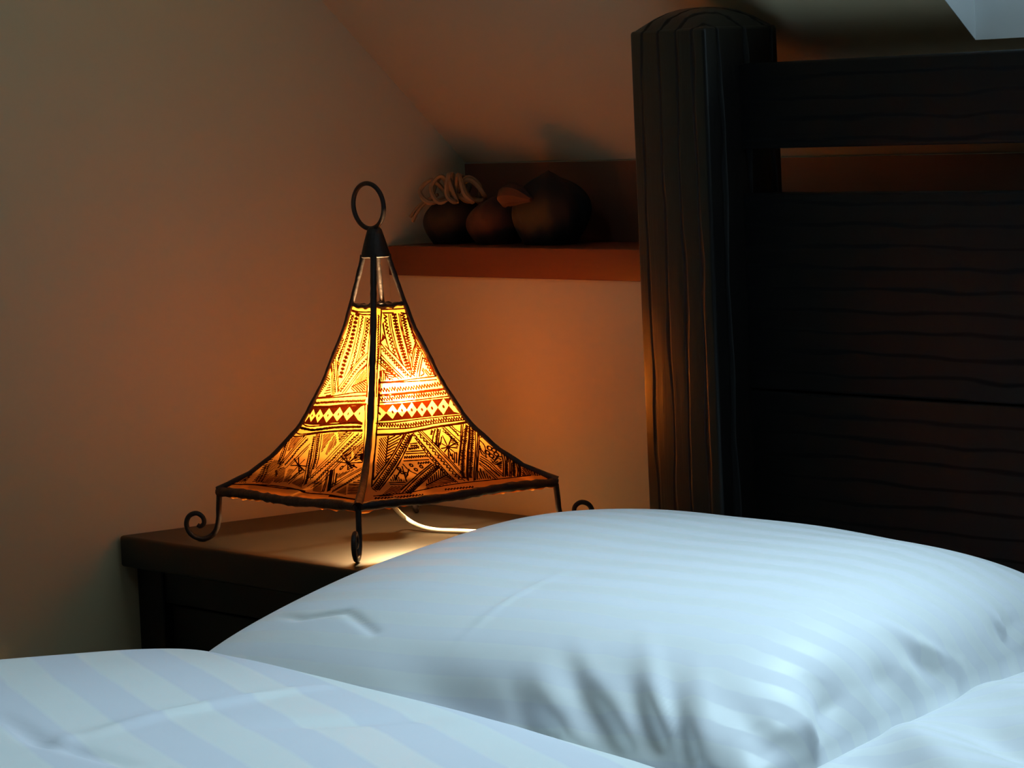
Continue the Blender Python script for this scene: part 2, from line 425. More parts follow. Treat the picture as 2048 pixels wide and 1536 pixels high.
PQ = [0.69835, 0.0011, -0.435, 0.21136, 0.14368, 0.02295, 2.34984, 0.54948, 0.02474, 0.37936, -0.18021, 0.01447, -0.18961, 0.11802]
def pillow_xyz(U, V, q):
    x0, xo, y0, y1, A, t, p, zb, twx, qq, a1, a2, a3, a4 = q
    g = (np.clip(1 - abs(U) ** np.where(U > 0, 5.0, p), 0, 1) * np.clip(1 - abs(V) ** p, 0, 1)) ** qq
    y = (y0 + y1) / 2 + (y1 - y0) / 2 * V; y = y - V * U ** 2 * 0.02
    x1 = 1.52 + xo - .34 * y
    x = (x0 + x1) / 2 + (x1 - x0) / 2 * U; x = x - U * V ** 2 * 0.015
    z = zb + A * g * (1 + a1 * U + a2 * V + a3 * U * V + a4 * U * U) + t * V + twx * U
    return np.stack([x, y, z], -1), g

def grid_normals(P):
    du = np.gradient(P, axis=1); dv = np.gradient(P, axis=0)
    n = np.cross(du, dv); return n / (np.linalg.norm(n, axis=2, keepdims=True) + 1e-12)

def pillow(name, q, folds, xf, label, n=200, seed=1):
    # parameter spacing denser towards the seam
    s = np.linspace(-1, 1, n); s = np.sin(s * np.pi / 2) * .55 + s * .45
    U, V = np.meshgrid(s, s)
    T, g = pillow_xyz(U, V, q)
    N = grid_normals(T)
    D = fold_disp(T.reshape(-1, 3), folds).reshape(n, n)
    D += .0035 * smooth_noise(T[..., 0], T[..., 1], seed, 22) * np.minimum(1, g * 2)
    D *= np.clip((1 - abs(U)) * 40, 0, 1) * np.clip((1 - abs(V)) * 40, 0, 1)
    T = T + N * D[..., None]
    B, g2 = pillow_xyz(U, V, q)
    edge_z = B[..., 2] - q[4] * g2 * (1 + q[10] * U + q[11] * V + q[12] * U * V + q[13] * U * U)
    B[..., 2] = edge_z - (edge_z - .476) * np.clip(g2 * 1.3, 0, 1)
    uvt = np.stack([T[..., 0], np.concatenate([np.zeros((1, n)), np.cumsum(np.linalg.norm(np.diff(T, axis=0), axis=2), axis=0)])], -1)
    verts = np.concatenate([T.reshape(-1, 3), B.reshape(-1, 3)]); uvs = np.concatenate([uvt.reshape(-1, 2), uvt.reshape(-1, 2)])
    faces = []
    for j in range(n - 1):
        for i in range(n - 1):
            k = j * n + i
            faces.append((k, k + 1, k + n + 1, k + n)); k += n * n
            faces.append((k, k + n, k + n + 1, k + 1))
    per = [i for i in range(n)] + [j * n + n - 1 for j in range(1, n)] + [(n - 1) * n + i for i in range(n - 2, -1, -1)] + [j * n for j in range(n - 2, 0, -1)]
    for a, c in zip(per, per[1:] + per[:1]):
        faces.append((a, a + n * n, c + n * n, c))
    if xf is not None:
        verts = verts @ np.array(xf[0]).T + np.array(xf[1])
    o = mesh_obj(name, verts, faces, M_PILLOW, uvs=uvs)
    return tag(o, label, 'pillow', 'striped pillows on the bed')

pillow('pillow', PQ, FOLDS, None, 'large plump white striped pillow lying in front of the black headboard, nearest the lamp')
# second pillow, beside the first and nearer the camera
Q2 = [1.515, 0, -.50, .15, .10, .02, 2.6, .560, 0.0, .40, 0, 0, 0, 0]
def pillow2():
    n = 150
    s = np.linspace(-1, 1, n); s = np.sin(s * np.pi / 2) * .6 + s * .4
    U, V = np.meshgrid(s, s)
    y = -.17 + .33 * V
    xe = 1.522 - .34 * (y + 0.0) + .004
    x = xe + (U + 1) / 2 * .72 - .02 * U * V ** 2
    g = (np.clip(1 - abs(U) ** 2.6, 0, 1) * np.clip(1 - abs(V) ** 2.6, 0, 1))
    # flat on its near side and only gently rising from the seam
    ez = .590 + .012 * V
    T = np.stack([x, y, ez + .036 * g ** .75 * (1 + .25 * V)], -1)
    N = grid_normals(T)
    folds = [([(1.60, -.22, .6), (1.70, -.29, .61), (1.80, -.35, .62)], .010, .018), ([(1.66, -.33, .6), (1.74, -.36, .61), (1.85, -.41, .62)], -.016, .024),
             ([(1.55, -.08, .6), (1.66, -.14, .61), (1.80, -.20, .62)], .008, .022), ([(1.69, -.22, .6), (1.76, -.26, .61), (1.86, -.31, .62)], -.016, .022),
             ([(1.74, -.42, .6), (1.80, -.40, .61), (1.90, -.36, .62)], .008, .012)]
    D = fold_disp(T.reshape(-1, 3), folds).reshape(n, n) + .003 * smooth_noise(x, y, 5, 26)
    D *= np.clip((1 - abs(U)) * 25, 0, 1) * np.clip((1 - abs(V)) * 25, 0, 1)
    T = T + N * D[..., None]
    B = np.stack([x, y, ez - (ez - .476) * np.clip(g * 1.5, 0, 1) ** .5], -1)
    uvt = np.stack([x, np.concatenate([np.zeros((1, n)), np.cumsum(np.linalg.norm(np.diff(T, axis=0), axis=2), axis=0)])], -1)
    verts = np.concatenate([T.reshape(-1, 3), B.reshape(-1, 3)]); uvs = np.concatenate([uvt.reshape(-1, 2)] * 2)
    faces = []
    for j in range(n - 1):
        for i in range(n - 1):
            k = j * n + i
            faces.append((k, k + 1, k + n + 1, k + n)); k += n * n
            faces.append((k, k + n, k + n + 1, k + 1))
    per = [i for i in range(n)] + [j * n + n - 1 for j in range(1, n)] + [(n - 1) * n + i for i in range(n - 2, -1, -1)] + [j * n for j in range(n - 2, 0, -1)]
    for a, c in zip(per, per[1:] + per[:1]):
        faces.append((a, a + n * n, c + n * n, c))
    o = mesh_obj('pillow', verts, faces, M_PILLOW, uvs=uvs)
    return tag(o, 'white pillow at the right edge, pressed against the side of the larger pillow', 'pillow', 'striped pillows on the bed')
pillow2()

# ------------------------------------------------------------------ duvet
def duvet():
    RX = [.70, .765, .93, 1.06, 1.25, 1.38, 1.57, 1.75, 2.4]
    RY = [-.345, -.356, -.388, -.402, -.425, -.438, -.468, -.505, -.60]
    RZ = [.565, .580, .592, .596, .598, .598, .598, .598, .598]
    na, nb = 230, 230
    # across: left hang, edge roll, flat, right hang
    prof = catmull([(.672, -.30), (.668, -.22), (.668, -.14), (.676, -.075), (.692, -.035), (.725, -.010), (.775, 0), (.85, 0), (1.0, 0), (1.3, 0), (1.7, 0), (2.1, 0), (2.28, -.004), (2.37, -.03), (2.41, -.09), (2.42, -.18), (2.42, -.28)], 14)
    prof = np.array(prof); sl = np.r_[0, np.cumsum(np.linalg.norm(np.diff(prof, axis=0), axis=1))]
    a = np.linspace(0, 1, na); a = a ** 1.35 * sl[-1]
    PX, PZ = np.interp(a, sl, prof[:, 0]), np.interp(a, sl, prof[:, 1])
    # along: underside tuck, back roll, top, foot end
    bp = catmull([(.012, -.085), (.020, -.055), (.018, -.025), (.008, -.006), (-.015, .002), (-.06, .007), (-.14, .010), (-.3, .012), (-.6, .012), (-1.0, .01), (-1.40, .0), (-1.50, -.02), (-1.54, -.07), (-1.55, -.20)], 14)
    bp = np.array(bp); sb = np.r_[0, np.cumsum(np.linalg.norm(np.diff(bp, axis=0), axis=1))]
    c = np.linspace(0, 1, nb); c = c ** 1.6 * sb[-1]
    BY, BZ = np.interp(c, sb, bp[:, 0]), np.interp(c, sb, bp[:, 1])
    X = np.tile(PX, (nb, 1)); A = np.tile(a, (nb, 1)); Cc = np.tile(c[:, None], (1, na))
    ry = np.interp(X, RX, RY); rz = np.interp(X, RX, RZ)
    hang = np.clip((X - .70) / .1, 0, 1)
    Y = ry + BY[:, None]
    wgt = np.clip(Cc / .35, 0, 1)
    Z = rz * (1 - wgt) + .598 * wgt + PZ[None, :] + BZ[:, None]
    # rows beyond the tuck: no lower than the hanging sides allow
    T = np.stack([X, Y, Z], -1)
    N = grid_normals(T); N = np.where(N[..., 2:3] < -.2, -N, N) if N[nb // 2, na // 2, 2] > 0 else -N
    folds = [([(1.19,-.745,.605),(1.152,-.651,.605),(1.139,-.558,.605),(1.125,-.46,.60)],.006,.010),([(1.04,-.735,.605),(1.105,-.749,.605),(1.18,-.771,.605),(1.214,-.768,.605),(1.318,-.774,.605)],-.007,.009),([(1.165,-.735,.605),(1.19,-.76,.605),(1.22,-.77,.605)],.005,.008),([(1.25,-.62,.605),(1.30,-.56,.605),(1.33,-.50,.605)],-.005,.02)]
    D = fold_disp(T.reshape(-1, 3), folds).reshape(nb, na)
    D += .005 * smooth_noise(T[..., 0], T[..., 1], 3, 12) * np.clip(Cc / .2, 0, 1)
    T = T + N * D[..., None]
    uvs = np.stack([X, -Cc], -1)
    verts = T.reshape(-1, 3)
    faces = [(j * na + i, (j + 1) * na + i, (j + 1) * na + i + 1, j * na + i + 1) for j in range(nb - 1) for i in range(na - 1)]
    o = mesh_obj('duvet', verts, faces, M_DUVET, uvs=uvs.reshape(-1, 2))
    sm = o.modifiers.new('thickness', 'SOLIDIFY'); sm.thickness = .012; sm.offset = -1
    return tag(o, 'white duvet with wide satin stripes spread over the bed, in the left foreground', 'duvet')
duvet()

# ------------------------------------------------------------------ lamp
LC = (0.300, 0.1935); ROT = math.radians(0.9); SQ2 = math.sqrt(2)
RZT = [(.661, .2025), (.669, .187), (.6801, .163), (.6851, .156), (.7021, .132), (.7138, .1205), (.7329, .101), (.7486, .0905), (.7754, .0745), (.79, .0665), (.8136, .0565), (.85, .0395), (.882, .029), (.932, .014)]
RZT_Z = np.array([p[0] for p in RZT]); RZT_R = np.array([p[1] for p in RZT])
def rz(z): return float(np.interp(z, RZT_Z, RZT_R))
def corner(k, z, dr=0.0):
    a = math.radians(225 + 90 * k) + ROT; r = rz(z) + dr
    return np.array([LC[0] + r * math.cos(a), LC[1] + r * math.sin(a), z])
def fpt(k, u, z): return corner(k, z) * (1 - u) + corner((k + 1) % 4, z) * u
lamp = empty('table_lamp', (LC[0], LC[1], TZ), 'tall four-sided pyramid lamp of painted leather on scrolled iron feet, lit, on the nightstand', 'lamp')

# painted leather
def leather(name, tint, tmul, col_front):
    m = bpy.data.materials.new(name); m.use_nodes = True; nt = m.node_tree; nt.nodes.clear()
    out = nt.nodes.new('ShaderNodeOutputMaterial')
    tc = nt.nodes.new('ShaderNodeTexCoord')
    n = nt.nodes.new('ShaderNodeTexNoise'); n.inputs['Scale'].default_value = 26; n.inputs['Detail'].default_value = 4
    L(nt, tc.outputs['Object'], n.inputs['Vector'])
    c = mix_rgb(nt, n.outputs['Fac'], tuple(x * .72 for x in tint), tuple(min(1, x * 1.2) for x in tint))
    tr = nt.nodes.new('ShaderNodeBsdfTranslucent'); L(nt, c, tr.inputs['Color'])
    rf = nt.nodes.new('ShaderNodeBsdfRefraction'); rf.inputs['IOR'].default_value = 1.16; rf.inputs['Roughness'].default_value = 0.40; rf.inputs['Color'].default_value = tuple(min(1, q * 1.25) for q in tint) + (1,)
    df = nt.nodes.new('ShaderNodeBsdfDiffuse'); df.inputs['Color'].default_value = col_front + (1,)
    m1 = nt.nodes.new('ShaderNodeMixShader'); m1.inputs[0].default_value = tmul; L(nt, tr.outputs[0], m1.inputs[1]); L(nt, rf.outputs[0], m1.inputs[2])
    m2 = nt.nodes.new('ShaderNodeMixShader'); m2.inputs[0].default_value = 0.25; L(nt, m1.outputs[0], m2.inputs[1]); L(nt, df.outputs[0], m2.inputs[2])
    L(nt, m2.outputs[0], out.inputs['Surface'])
    return m
M_LEATHER = leather('amber_leather', (0.60, 0.205, 0.030), 0.50, (0.45, 0.25, 0.10))
M_INK = leather('brown_henna_ink', (0.020, 0.005, 0.0015), 0.45, (0.035, 0.012, 0.006))

PATTERN=([('L',[(-21.1,249.7),(-5.3,247.6),(19.5,248.1)]),('L',[(-20.8,248.5),(-0.4,244.8),(20.3,244.9)]),('L',[(20.4,244.1),(30.3,203.4),(37.3,170.8),(45.2,146.3)]),('L',[(18.1,242.4),(24.7,211.5),(31.9,178.8),(43.9,146.3)]),('Z',[(-18.3,244.0),(-20.0,233.3),(-22.1,214.2),(-29.7,189.0)],2.37,3.39),('L',[(-15.1,244.9),(-17.0,232.6),(-20.0,208.4),(-26.2,178.3)]),('L',[(-21.7,246.4),(-26.3,230.7),(-35.2,204.6),(-42.8,179.4)]),('K',[(-8.6,244.2),(-10.5,228.7),(-11.1,207.0),(-15.9,185.3),(-17.8,165.4)],4.24,4.75),('L',[(-4.5,244.3),(-3.1,227.2),(-4.2,195.6),(-10.6,169.0)]),('Z',[(2.8,242.9),(1.9,224.9),(2.3,200.8),(-0.3,176.0)],2.03,3.73),('L',[(9.2,242.2),(10.1,217.6),(7.5,186.1)]),('L',[(12.1,241.5),(13.4,216.1),(11.1,187.9)]),('Z',[(15.7,240.7),(16.5,222.8),(17.0,194.7)],2.54,3.9),('L',[(27.4,200.0),(6.4,181.2),(-15.5,150.4)]),('L',[(22.0,199.8),(1.4,179.3),(-18.3,153.6)]),('Z',[(28.4,193.4),(8.2,175.5),(-11.4,150.6)],1.7,3.9),('L',[(30.7,186.9),(12.3,171.5),(-6.5,149.1)]),('L',[(30.1,184.5),(15.3,170.8),(-1.1,149.3)]),('L',[(-41.9,182.7),(-34.0,163.9),(-24.6,145.8)]),('L',[(-40.3,182.8),(-31.3,164.1),(-22.2,146.7)]),('Z',[(-39.2,187.8),(-29.9,168.3),(-20.2,148.5)],1.19,2.88),('L',[(-36.1,191.2),(-25.8,168.4),(-15.1,149.6)]),('L',[(-31.5,188.1),(-23.0,168.5),(-14.8,152.1)]),('Z',[(-27.9,214.9),(-33.3,198.8),(-39.5,184.5)],1.86,3.39),('Z',[(-27.3,201.5),(-28.0,188.2),(-25.8,175.0)],1.02,3.05),('V',[(18.0,170.9),(30.2,182.0),(39.9,153.6),(20.0,151.9),(7.4,155.5)],20,2.4),('H',[(-44.3,174.3),(-36.5,164.7),(-51.8,143.7),(-54.9,143.5)],-20,2.6),('H',[(-36.5,163.0),(-25.9,145.7),(-44.9,144.0)],10,3.2),('L',[(-55.6,141.7),(-24.2,144.9),(17.6,151.0),(40.9,152.8)]),('L',[(-56.1,140.4),(-20.6,143.4),(42.7,148.7)]),('Z',[(-58.3,134.6),(-27.5,137.1),(3.4,139.5),(44.6,142.3)],1.55,2.52),('L',[(-60.0,130.3),(-25.2,132.4),(5.1,135.7),(47.8,138.8)]),('L',[(-60.3,129.6),(-24.8,131.4),(8.8,134.7),(48.4,137.5)]),('D',[(-65.8,115.9),(-64.8,117.3),(-53.7,119.3),(-40.0,119.5),(-22.1,120.9),(-1.7,123.3),(17.4,124.9),(39.6,126.3),(-63.3,121.9),(-62.4,124.2),(-54.6,127.1),(-41.1,127.7),(-23.4,129.6),(-2.9,132.0),(16.3,133.3),(38.6,134.4),(-68.3,110.0),(-64.0,110.4),(-52.4,111.5),(-38.5,111.2),(-20.4,112.2),(-0.1,114.7),(18.7,116.5),(40.7,118.2),(-60.8,128.3),(-60.6,128.9),(-52.9,129.3),(-40.3,130.1),(-20.1,131.6),(-0.0,133.2),(19.9,134.7),(44.1,136.6),(-68.4,109.8),(-68.5,109.5),(-57.2,109.3),(-42.6,109.2),(-22.3,110.6),(-2.5,112.6),(18.9,114.2),(51.0,115.8),(-65.5,116.6),(-59.3,118.3),(-46.8,119.4),(-31.1,120.2),(-11.9,122.1),(7.9,124.1),(28.5,125.6)],1.65),('L',[(-69.1,108.2),(-52.0,105.6),(-13.7,109.6),(31.6,113.8),(52.2,113.5)]),('L',[(-68.7,109.0),(-45.5,108.7),(-6.5,111.1),(31.1,114.8),(51.5,114.9)]),('Z',[(-71.3,103.0),(-41.4,101.6),(-4.2,106.6),(52.2,110.6)],1.36,1.94),('L',[(-75.1,96.4),(-60.4,94.6),(-31.3,99.0),(4.1,103.2),(55.7,106.9)]),('L',[(-78.2,91.2),(-65.8,91.1),(-37.5,96.5),(4.7,102.2),(56.4,105.5)]),('L',[(45.2,137.6),(66.2,95.8),(87.6,65.9),(131.1,14.0)]),('L',[(49.8,137.8),(70.6,96.0),(99.5,55.4),(131.4,14.6)]),('L',[(40.7,102.7),(18.2,65.5),(4.0,35.2)]),('L',[(35.8,102.9),(13.7,67.3),(6.3,49.4)]),('Z',[(50.4,102.2),(28.9,72.5),(8.0,34.3)],1.94,3.88),('Z',[(59.5,98.5),(34.9,64.5),(21.2,27.0)],1.74,3.49),('L',[(57.9,102.6),(34.1,73.9),(17.1,22.3)]),('L',[(64.7,94.6),(42.3,67.1),(25.8,20.3)]),('L',[(67.0,91.6),(45.3,65.2),(33.0,19.6)]),('H',[(-18.6,97.1),(5.1,101.7),(0.0,85.4),(-3.0,70.5)],52,2.3),('H',[(5.1,101.7),(18.3,86.5),(8.3,66.0),(3.1,85.6)],100,2.3),('V',[(8.2,101.8),(35.6,103.4),(22.8,86.8)],60,2.6),('L',[(-31.7,97.4),(-15.3,67.6),(5.1,34.1)]),('L',[(-29.4,97.5),(-10.7,65.8),(6.0,36.5)]),('L',[(-20.9,98.0),(-4.6,68.3),(4.2,51.6)]),('Z',[(-25.5,96.7),(-10.7,70.0),(1.4,47.9)],1.74,3.1),('Z',[(-33.1,93.0),(-17.9,63.0),(9.8,24.5)],1.94,3.1),('L',[(-29.1,75.1),(-19.6,58.1),(4.0,25.3)]),('L',[(-24.4,75.4),(-12.0,55.1),(9.7,25.9)]),('L',[(-48.6,92.1),(-63.3,66.6),(-68.7,44.9)]),('L',[(-52.6,92.9),(-65.6,69.7),(-72.2,51.8)]),('Z',[(-43.1,89.2),(-53.9,71.5),(-59.3,50.4)],1.74,3.1),('L',[(-33.7,83.4),(-46.2,65.6),(-53.0,47.3)]),('L',[(-33.7,79.1),(-43.2,62.3),(-48.7,51.2)]),('L',[(-79.6,88.7),(-82.9,70.7),(-74.2,50.5)]),('L',[(-79.4,89.1),(-75.8,72.2),(-67.9,47.4)]),('Z',[(-82.0,84.7),(-79.0,69.9),(-74.4,54.1)],1.36,2.91),('H',[(-77.5,89.3),(-54.1,92.8),(-67.2,71.7),(-72.7,68.2)],65,2.3),('Z',[(-86.6,76.6),(-95.5,61.8),(-108.9,41.9)],2.52,4.26),('L',[(-82.8,83.3),(-91.2,68.7),(-102.9,51.3)]),('H',[(-85.0,58.1),(-63.4,59.7),(-57.1,19.3),(-92.8,18.7),(-98.7,45.1)],55,3.0),('H',[(-102.0,48.4),(-92.5,62.4),(-72.0,20.8),(-95.8,18.4)],20,3.4),('L',[(-111.8,38.7),(-110.9,19.9)]),('L',[(-112.9,37.2),(-113.9,19.6)]),('H',[(-124.0,23.4),(-110.3,40.9),(-106.2,17.4),(-132.7,13.0)],60,3.2),('L',[(-32.0,52.5),(-47.1,51.3)]),('L',[(-32.0,52.5),(-15.8,52.5)]),('L',[(-32.0,52.5),(-50.8,61.8)]),('L',[(-32.0,52.5),(-43.8,64.7)]),('L',[(-32.0,52.5),(-28.4,62.2)]),('L',[(-32.0,52.5),(-34.0,42.8)]),('L',[(-32.0,52.5),(-18.7,40.4)]),('L',[(-32.0,52.5),(-12.5,45.6)]),('L',[(58.5,62.7),(35.9,63.4)]),('L',[(58.5,62.7),(85.4,65.8)]),('L',[(58.5,62.7),(37.9,71.0)]),('L',[(58.5,62.7),(46.9,71.6)]),('L',[(58.5,62.7),(57.3,72.2)]),('L',[(58.5,62.7),(66.3,72.8)]),('L',[(58.5,62.7),(74.5,76.4)]),('L',[(58.5,62.7),(54.0,54.2)]),('L',[(58.5,62.7),(67.7,52.9)]),('L',[(58.5,62.7),(74.4,55.8)]),('L',[(58.5,62.7),(82.1,57.5)]),('O',[(67.6,56.4),(53.0,55.3),(-23.6,47.2),(71.3,59.0)],2.33),('H',[(37.2,74.1),(50.6,85.4),(61.7,68.4),(43.0,66.1)],40,2.4),('V',[(50.6,85.4),(68.5,89.6),(83.2,69.8),(67.7,66.7)],60,2.4),('P',[(34.1,50.4),(40.4,52.0),(67.0,20.2),(62.9,16.9)]),('L',[(31.1,50.1),(57.3,16.3)]),('L',[(31.3,46.6),(54.5,16.1)]),('L',[(41.8,52.1),(64.0,24.1)]),('Z',[(51.4,47.0),(63.7,29.8)],1.16,2.71),('L',[(92.8,56.0),(73.1,40.6),(61.2,23.9)]),('L',[(90.7,58.2),(70.1,42.1),(56.7,29.1)]),('Z',[(98.2,51.8),(82.9,36.7),(71.2,19.2)],1.55,2.91),('L',[(99.8,48.5),(83.3,33.2),(72.8,16.5)]),('H',[(50.5,44.6),(63.9,50.3),(80.2,56.2),(59.6,38.4)],50,2.6),('H',[(86.1,33.5),(103.4,43.0),(128.3,16.5),(100.6,17.9)],5,2.8),('H',[(79.7,17.2),(86.1,32.0),(103.5,15.4)],60,2.6),('P',[(73.7,75.3),(78.2,77.7),(86.1,65.8),(76.6,69.3)]),('H',[(24.0,27.3),(32.2,37.4),(54.5,14.6),(34.6,15.5)],50,2.6),('L',[(-28.0,25.1),(-26.7,38.6),(-18.0,46.4)]),('L',[(-22.0,22.8),(-21.6,36.7),(-12.9,44.4)]),('Z',[(-28.2,28.0),(-20.2,48.6)],1.16,2.71),('H',[(-47.4,46.5),(-35.2,47.5),(-28.1,26.5),(-36.7,24.2)],85,2.6),('H',[(-20.6,24.4),(-8.7,40.0),(10.1,18.7)],55,2.7),('H',[(-72.7,42.2),(-53.7,49.6),(-36.7,24.2),(-54.3,22.5)],30,2.8),('L',[(-130.2,12.2),(-91.8,15.1),(-65.7,15.5),(-20.9,14.9),(5.9,15.5),(27.5,12.0),(72.1,12.9),(129.5,9.9)]),('L',[(-107.8,14.6),(-61.4,17.4),(-20.2,17.2),(23.2,14.3)]),('Z',[(74.1,11.1),(128.9,10.5)],0.68,2.52),('L',[(-57.2,137.4),(-61.2,127.2),(-68.3,110.1),(-75.8,95.3),(-84.9,79.7),(-95.9,61.2),(-108.3,43.8),(-122.2,25.5)])],
